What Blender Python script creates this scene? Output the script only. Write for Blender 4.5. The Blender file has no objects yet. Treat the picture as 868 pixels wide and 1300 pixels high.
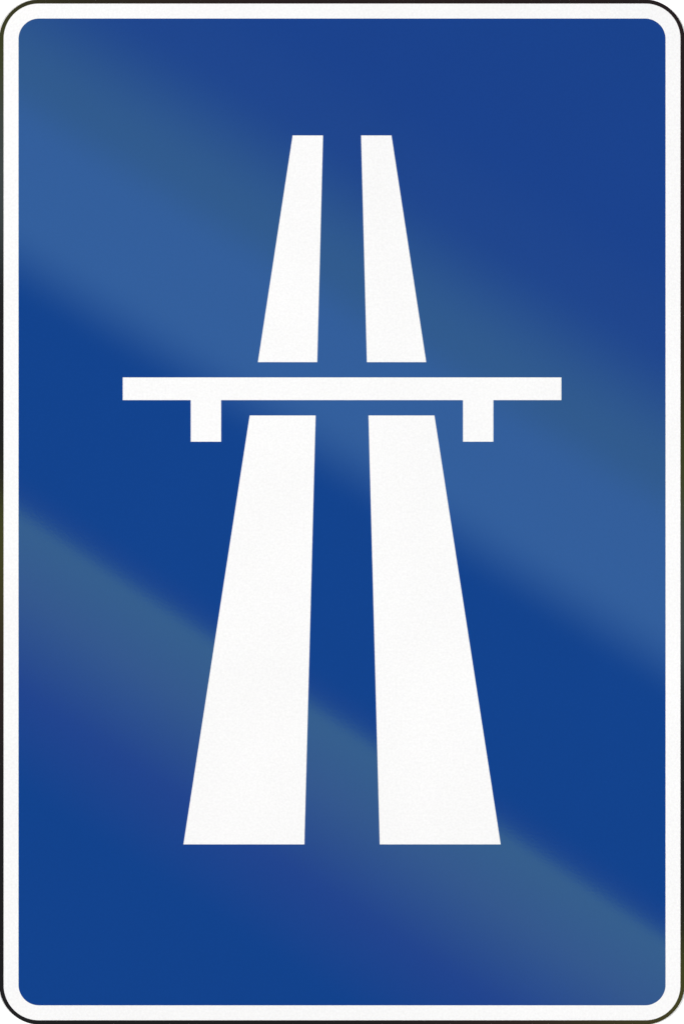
import bpy, bmesh, math
from mathutils import Vector, Matrix

# ---------------------------------------------------------------- basics
S = bpy.context.scene
COL = S.collection
UNIT = 0.90 / 868.0                                  # a 0.90 m wide motorway sign
KX = UNIT * (1300.0 / 1024.0) * (683.0 / 868.0)      # sign drawing units -> metres
KZ = UNIT
W_PX, H_PX = 868.0, 1300.0
BASE_Z = 0.85                                        # lower edge of the sign above the ground
CZ = BASE_Z + H_PX * KZ / 2.0


def pt(x, y):
    """Sign drawing units (origin top left) -> local x, z of the sign (origin bottom centre)."""
    return ((x - W_PX / 2) * KX, (H_PX - y) * KZ)


def rounded(x0, y0, x1, y1, r, n=20):
    out = []
    for cx, cy, a0 in ((x1 - r, y0 + r, -90), (x1 - r, y1 - r, 0), (x0 + r, y1 - r, 90), (x0 + r, y0 + r, 180)):
        for k in range(n + 1):
            a = math.radians(a0 + 90.0 * k / n)
            out.append((cx + r * math.cos(a), cy + r * math.sin(a)))
    return out


def sheet(name, outline, back, front, mat, parent, bevel=0.00025):
    """A solid sheet: the outline extruded from depth `back` to depth `front` (towards the viewer is -y)."""
    bm = bmesh.new()
    lo = [bm.verts.new((pt(x, y)[0], -back, pt(x, y)[1])) for x, y in outline]
    hi = [bm.verts.new((pt(x, y)[0], -front, pt(x, y)[1])) for x, y in outline]
    n = len(outline)
    f_front = bm.faces.new(hi)
    bm.faces.new(list(reversed(lo)))
    for i in range(n):
        j = (i + 1) % n
        bm.faces.new((hi[i], lo[i], lo[j], hi[j]))
    bmesh.ops.recalc_face_normals(bm, faces=bm.faces)
    if bevel:
        bmesh.ops.bevel(bm, geom=list(f_front.edges), offset=bevel, segments=2, profile=0.5, affect='EDGES')
    me = bpy.data.meshes.new(name)
    bm.to_mesh(me)
    bm.free()
    me.materials.append(mat)
    o = bpy.data.objects.new(name, me)
    COL.objects.link(o)
    o.parent = parent
    return o


# ---------------------------------------------------------------- materials
def new_mat(name):
    m = bpy.data.materials.new(name)
    m.use_nodes = True
    nt = m.node_tree
    return m, nt, nt.nodes['Principled BSDF']


def sheeting(name, colour, rough, grain=0.03, bump=0.10, spec=0.5, tint=None, speckle=330.0):
    """Printed retroreflective film: fine grain in the film, a pebbled face."""
    m, nt, b = new_mat(name)
    N, L = nt.nodes, nt.links
    tc = N.new('ShaderNodeTexCoord')
    n1 = N.new('ShaderNodeTexNoise')
    n1.inputs['Scale'].default_value = speckle
    n1.inputs['Detail'].default_value = 3.0
    n1.inputs['Roughness'].default_value = 0.6
    L.new(tc.outputs['Object'], n1.inputs['Vector'])
    n2 = N.new('ShaderNodeTexNoise')
    n2.inputs['Scale'].default_value = 6.0
    n2.inputs['Detail'].default_value = 4.0
    L.new(tc.outputs['Object'], n2.inputs['Vector'])
    r1 = N.new('ShaderNodeMapRange')
    r1.inputs['From Min'].default_value = 0.25
    r1.inputs['From Max'].default_value = 0.75
    r1.inputs['To Min'].default_value = 1.0 - grain
    r1.inputs['To Max'].default_value = 1.0 + grain
    L.new(n1.outputs['Fac'], r1.inputs['Value'])
    r2 = N.new('ShaderNodeMapRange')
    r2.inputs['From Min'].default_value = 0.25
    r2.inputs['From Max'].default_value = 0.75
    r2.inputs['To Min'].default_value = 1.0 - grain * 0.35
    r2.inputs['To Max'].default_value = 1.0 + grain * 0.35
    L.new(n2.outputs['Fac'], r2.inputs['Value'])
    mu = N.new('ShaderNodeMath')
    mu.operation = 'MULTIPLY'
    L.new(r1.outputs['Result'], mu.inputs[0])
    L.new(r2.outputs['Result'], mu.inputs[1])
    sc = N.new('ShaderNodeVectorMath')
    sc.operation = 'SCALE'
    sc.inputs[0].default_value = colour
    L.new(mu.outputs['Value'], sc.inputs['Scale'])
    L.new(sc.outputs['Vector'], b.inputs['Base Color'])
    b.inputs['Roughness'].default_value = rough
    b.inputs['Specular IOR Level'].default_value = spec
    if tint:
        b.inputs['Specular Tint'].default_value = (*tint, 1.0)
    bp = N.new('ShaderNodeBump')
    bp.inputs['Strength'].default_value = bump
    bp.inputs['Distance'].default_value = 0.0004
    L.new(n1.outputs['Fac'], bp.inputs['Height'])
    L.new(bp.outputs['Normal'], b.inputs['Normal'])
    return m


BLUE = (0.0049, 0.0455, 0.2200)
m_blue = sheeting('blue_film', BLUE, 0.035, grain=0.04, bump=0.03, tint=(0.85, 1.0, 1.0))
m_white = sheeting('white_film', (0.760, 0.762, 0.762), 0.45, grain=0.055, bump=0.24, spec=0.3)
m_black = sheeting('black_film', (0.0115, 0.0115, 0.0118), 0.10, grain=0.05, bump=0.03, spec=0.62, tint=(1.0, 0.70, 0.62))

m_alu, nt, b = new_mat('bare_aluminium')
b.inputs['Base Color'].default_value = (0.62, 0.63, 0.64, 1)
b.inputs['Metallic'].default_value = 1.0
nz = nt.nodes.new('ShaderNodeTexNoise')
nz.inputs['Scale'].default_value = 60
mr = nt.nodes.new('ShaderNodeMapRange')
mr.inputs['To Min'].default_value = 0.3
mr.inputs['To Max'].default_value = 0.5
nt.links.new(nz.outputs['Fac'], mr.inputs['Value'])
nt.links.new(mr.outputs['Result'], b.inputs['Roughness'])

m_wall, nt, b = new_mat('white_wall_paint')
b.inputs['Roughness'].default_value = 0.9
b.inputs['Specular IOR Level'].default_value = 0.1
nz = nt.nodes.new('ShaderNodeTexNoise')
nz.inputs['Scale'].default_value = 40
nz.inputs['Detail'].default_value = 5
mr = nt.nodes.new('ShaderNodeMapRange')
mr.inputs['To Min'].default_value = 0.90
mr.inputs['To Max'].default_value = 0.94
tc = nt.nodes.new('ShaderNodeTexCoord')
nt.links.new(tc.outputs['Object'], nz.inputs['Vector'])
nt.links.new(nz.outputs['Fac'], mr.inputs['Value'])
nt.links.new(mr.outputs['Result'], b.inputs['Base Color'])

# ---------------------------------------------------------------- the sign
sign = bpy.data.objects.new('road_sign', None)
COL.objects.link(sign)
sign.location = (0, 0, BASE_Z)
sign['label'] = 'blue motorway sign with white carriageway and bridge symbol, white border and thin black edge'
sign['category'] = 'road sign'

MM = 0.001
sheet('backing_plate', rounded(0.4, 0.4, 867.6, 1299.6, 49.0), 0.0, 2.0 * MM, m_alu, sign)
sheet('black_edge', rounded(-1.2, -1.2, 869.2, 1301.2, 52.3), 2.0 * MM, 2.5 * MM, m_black, sign, bevel=0)
sheet('white_border', rounded(4.5, 4.4, 863.6, 1295.4, 44.6), 2.5 * MM, 2.8 * MM, m_white, sign)
sheet('blue_field', rounded(23.5, 23.4, 844.6, 1276.4, 26.0), 2.8 * MM, 3.1 * MM, m_blue, sign)

F0, F1 = 3.1 * MM, 3.4 * MM
AX = 434.1


def mir(p):
    return [(2 * AX - x, y) for x, y in reversed(p)]


far_lane = [(371.4, 171.9), (410.0, 171.9), (402.6, 459.8), (327.3, 459.8)]
near_lane = [(316.9, 527.4), (400.6, 527.4), (386.3, 1072.0), (232.8, 1072.0)]
for p in (far_lane, mir(far_lane), near_lane, mir(near_lane)):
    sheet('lane_stripe', p, F0, F1, m_white, sign)
bridge = [(155.8, 479.1), (712.4, 479.1), (712.4, 508.0), (626.1, 508.0), (626.1, 560.8), (587.5, 560.8), (587.5, 508.0),
          (280.7, 508.0), (280.7, 560.8), (242.1, 560.8), (242.1, 508.0), (155.8, 508.0)]
sheet('bridge_symbol', bridge, F0, F1, m_white, sign)

# ---------------------------------------------------------------- the white wall it hangs on
bm = bmesh.new()
bmesh.ops.create_cube(bm, size=1.0)
bmesh.ops.scale(bm, vec=(7.0, 0.2, 4.5), verts=bm.verts)
bmesh.ops.translate(bm, vec=(0, 0.1005, CZ), verts=bm.verts)
me = bpy.data.meshes.new('wall')
bm.to_mesh(me)
bm.free()
me.materials.append(m_wall)
wall = bpy.data.objects.new('wall', me)
COL.objects.link(wall)
wall['kind'] = 'structure'

# ---------------------------------------------------------------- camera
DIST = 2.4
FRONT = -3.1 * MM
cam_d = bpy.data.cameras.new('camera')
cam = bpy.data.objects.new('camera', cam_d)
COL.objects.link(cam)
cam.location = (0, FRONT - DIST, CZ)
cam.rotation_euler = (math.radians(90), 0, 0)
cam_d.sensor_fit = 'VERTICAL'
cam_d.sensor_height = 36.0
cam_d.lens = 36.0 * DIST / (H_PX * KZ)
cam_d.clip_start = 0.05
cam_d.clip_end = 200
S.camera = cam

# ---------------------------------------------------------------- light
world = bpy.data.worlds.new('World')
S.world = world
world.use_nodes = True
bg = world.node_tree.nodes['Background']
bg.inputs['Color'].default_value = (0.8, 0.85, 1.0, 1)
bg.inputs['Strength'].default_value = 0.02

LAMP_Y = 4.2                                         # added sheen lamps sit this far in front of the sign


def area(name, loc, target, sx, sy, power, colour=(1, 1, 1)):
    d = bpy.data.lights.new(name, 'AREA')
    d.shape = 'RECTANGLE'
    d.size, d.size_y = sx, sy
    d.energy = power
    d.color = colour
    o = bpy.data.objects.new(name, d)
    COL.objects.link(o)
    o.location = loc
    o.rotation_euler = (Vector(target) - Vector(loc)).to_track_quat('-Z', 'Y').to_euler()
    return o


# two big soft boxes off to the sides light the sign evenly
KEY = 540.0
area('key_lamp', (-5.2, -6.2, CZ + 1.6), (0, 0, CZ), 1.6, 2.2, KEY * 1.08, (1.0, 0.962, 0.995))
area('key_lamp', (5.2, -6.2, CZ - 1.6), (0, 0, CZ), 1.6, 2.2, KEY * 0.92, (0.99, 0.962, 1.01))

# two tilted lamps added behind the camera to mirror sheen bands in the film
MAG = (DIST + LAMP_Y) / DIST                         # sign plane -> lamp plane as seen in the mirror of the sign


def strip(name, x0, y0, slope, u0, u1, radiance, stops, ramp='EASE'):
    """An added strip lamp for the sheen. Its lower edge is mirrored along y = y0 + slope (x - x0) of the sign drawing;
    u runs upwards from there. stops: (u, colour) of the sheen graded into its emission."""
    ang = math.atan(slope)
    across = (u1 - u0) * math.cos(ang) * KZ * MAG
    length = 1700 * KZ * MAG
    um = (u0 + u1) / 2
    px, py = 434.0, y0 + slope * (434.0 - x0)
    px += um * math.cos(ang) * math.sin(ang)
    py -= um * math.cos(ang) * math.cos(ang)
    x, z = pt(px, py)
    d = bpy.data.lights.new(name, 'AREA')
    d.shape = 'RECTANGLE'
    d.size, d.size_y = length, across
    d.energy = radiance * math.pi * length * across * STRIP
    o = bpy.data.objects.new(name, d)
    COL.objects.link(o)
    o.location = (x * MAG, FRONT - LAMP_Y, CZ + (z - H_PX * KZ / 2) * MAG)
    # emits along local -Z; turn it to +Y (towards the sign), long side along the falling diagonal
    ex = Vector((math.cos(ang), 0, -math.sin(ang)))
    ez = Vector((0, -1, 0))
    ey = ez.cross(ex)
    o.rotation_euler = Matrix((ex, ey, ez)).transposed().to_euler()
    d.use_nodes = True
    nt = d.node_tree
    em = nt.nodes['Emission']
    ge = nt.nodes.new('ShaderNodeNewGeometry')
    sp = nt.nodes.new('ShaderNodeSeparateXYZ')
    rp = nt.nodes.new('ShaderNodeValToRGB')
    nt.links.new(ge.outputs['Parametric'], sp.inputs[0])
    nt.links.new(sp.outputs[PARAM], rp.inputs['Fac'])
    nt.links.new(rp.outputs['Color'], em.inputs['Color'])
    el = rp.color_ramp.elements
    st = sorted(((u - u0) / (u1 - u0), c) for u, c in stops)
    while len(el) < len(st):
        el.new(0.5)
    for e, (p, c) in zip(el, st):
        e.position = p
        e.color = (*c, 1)
    rp.color_ramp.interpolation = ramp
    return o


PARAM = 'Y'
STRIP = 1.0
K = (0, 0, 0)
strip('sheen_helper_lamp', 24, 320, 0.622, -80, 880, 1.6,
      [(-65, K), (45, (0.50, 0.92, 1.05)), (150, (0.50, 0.90, 0.96)), (230, (0.45, 0.75, 0.05)),
       (400, (0.14, 0.08, 0.0)), (520, (0.09, 0.0, 0.0)), (870, (0.07, 0.0, 0.0))])
strip('sheen_helper_lamp', 24, 658, 0.66, -345, 60, 1.6,
      [(56, K), (32, (0.07, 0.03, 0.0)), (14, (0.22, 0.32, 0.0)), (0, (0.58, 0.96, 0.04)), (-90, (0.53, 0.68, 0.06)),
       (-215, (0.18, 0.05, 0.06)), (-340, K)], 'LINEAR')

# ---------------------------------------------------------------- colour management
S.view_settings.view_transform = 'Standard'
S.view_settings.look = 'None'
S.view_settings.exposure = 0.0
S.view_settings.gamma = 1.0
S.view_settings.use_curve_mapping = False
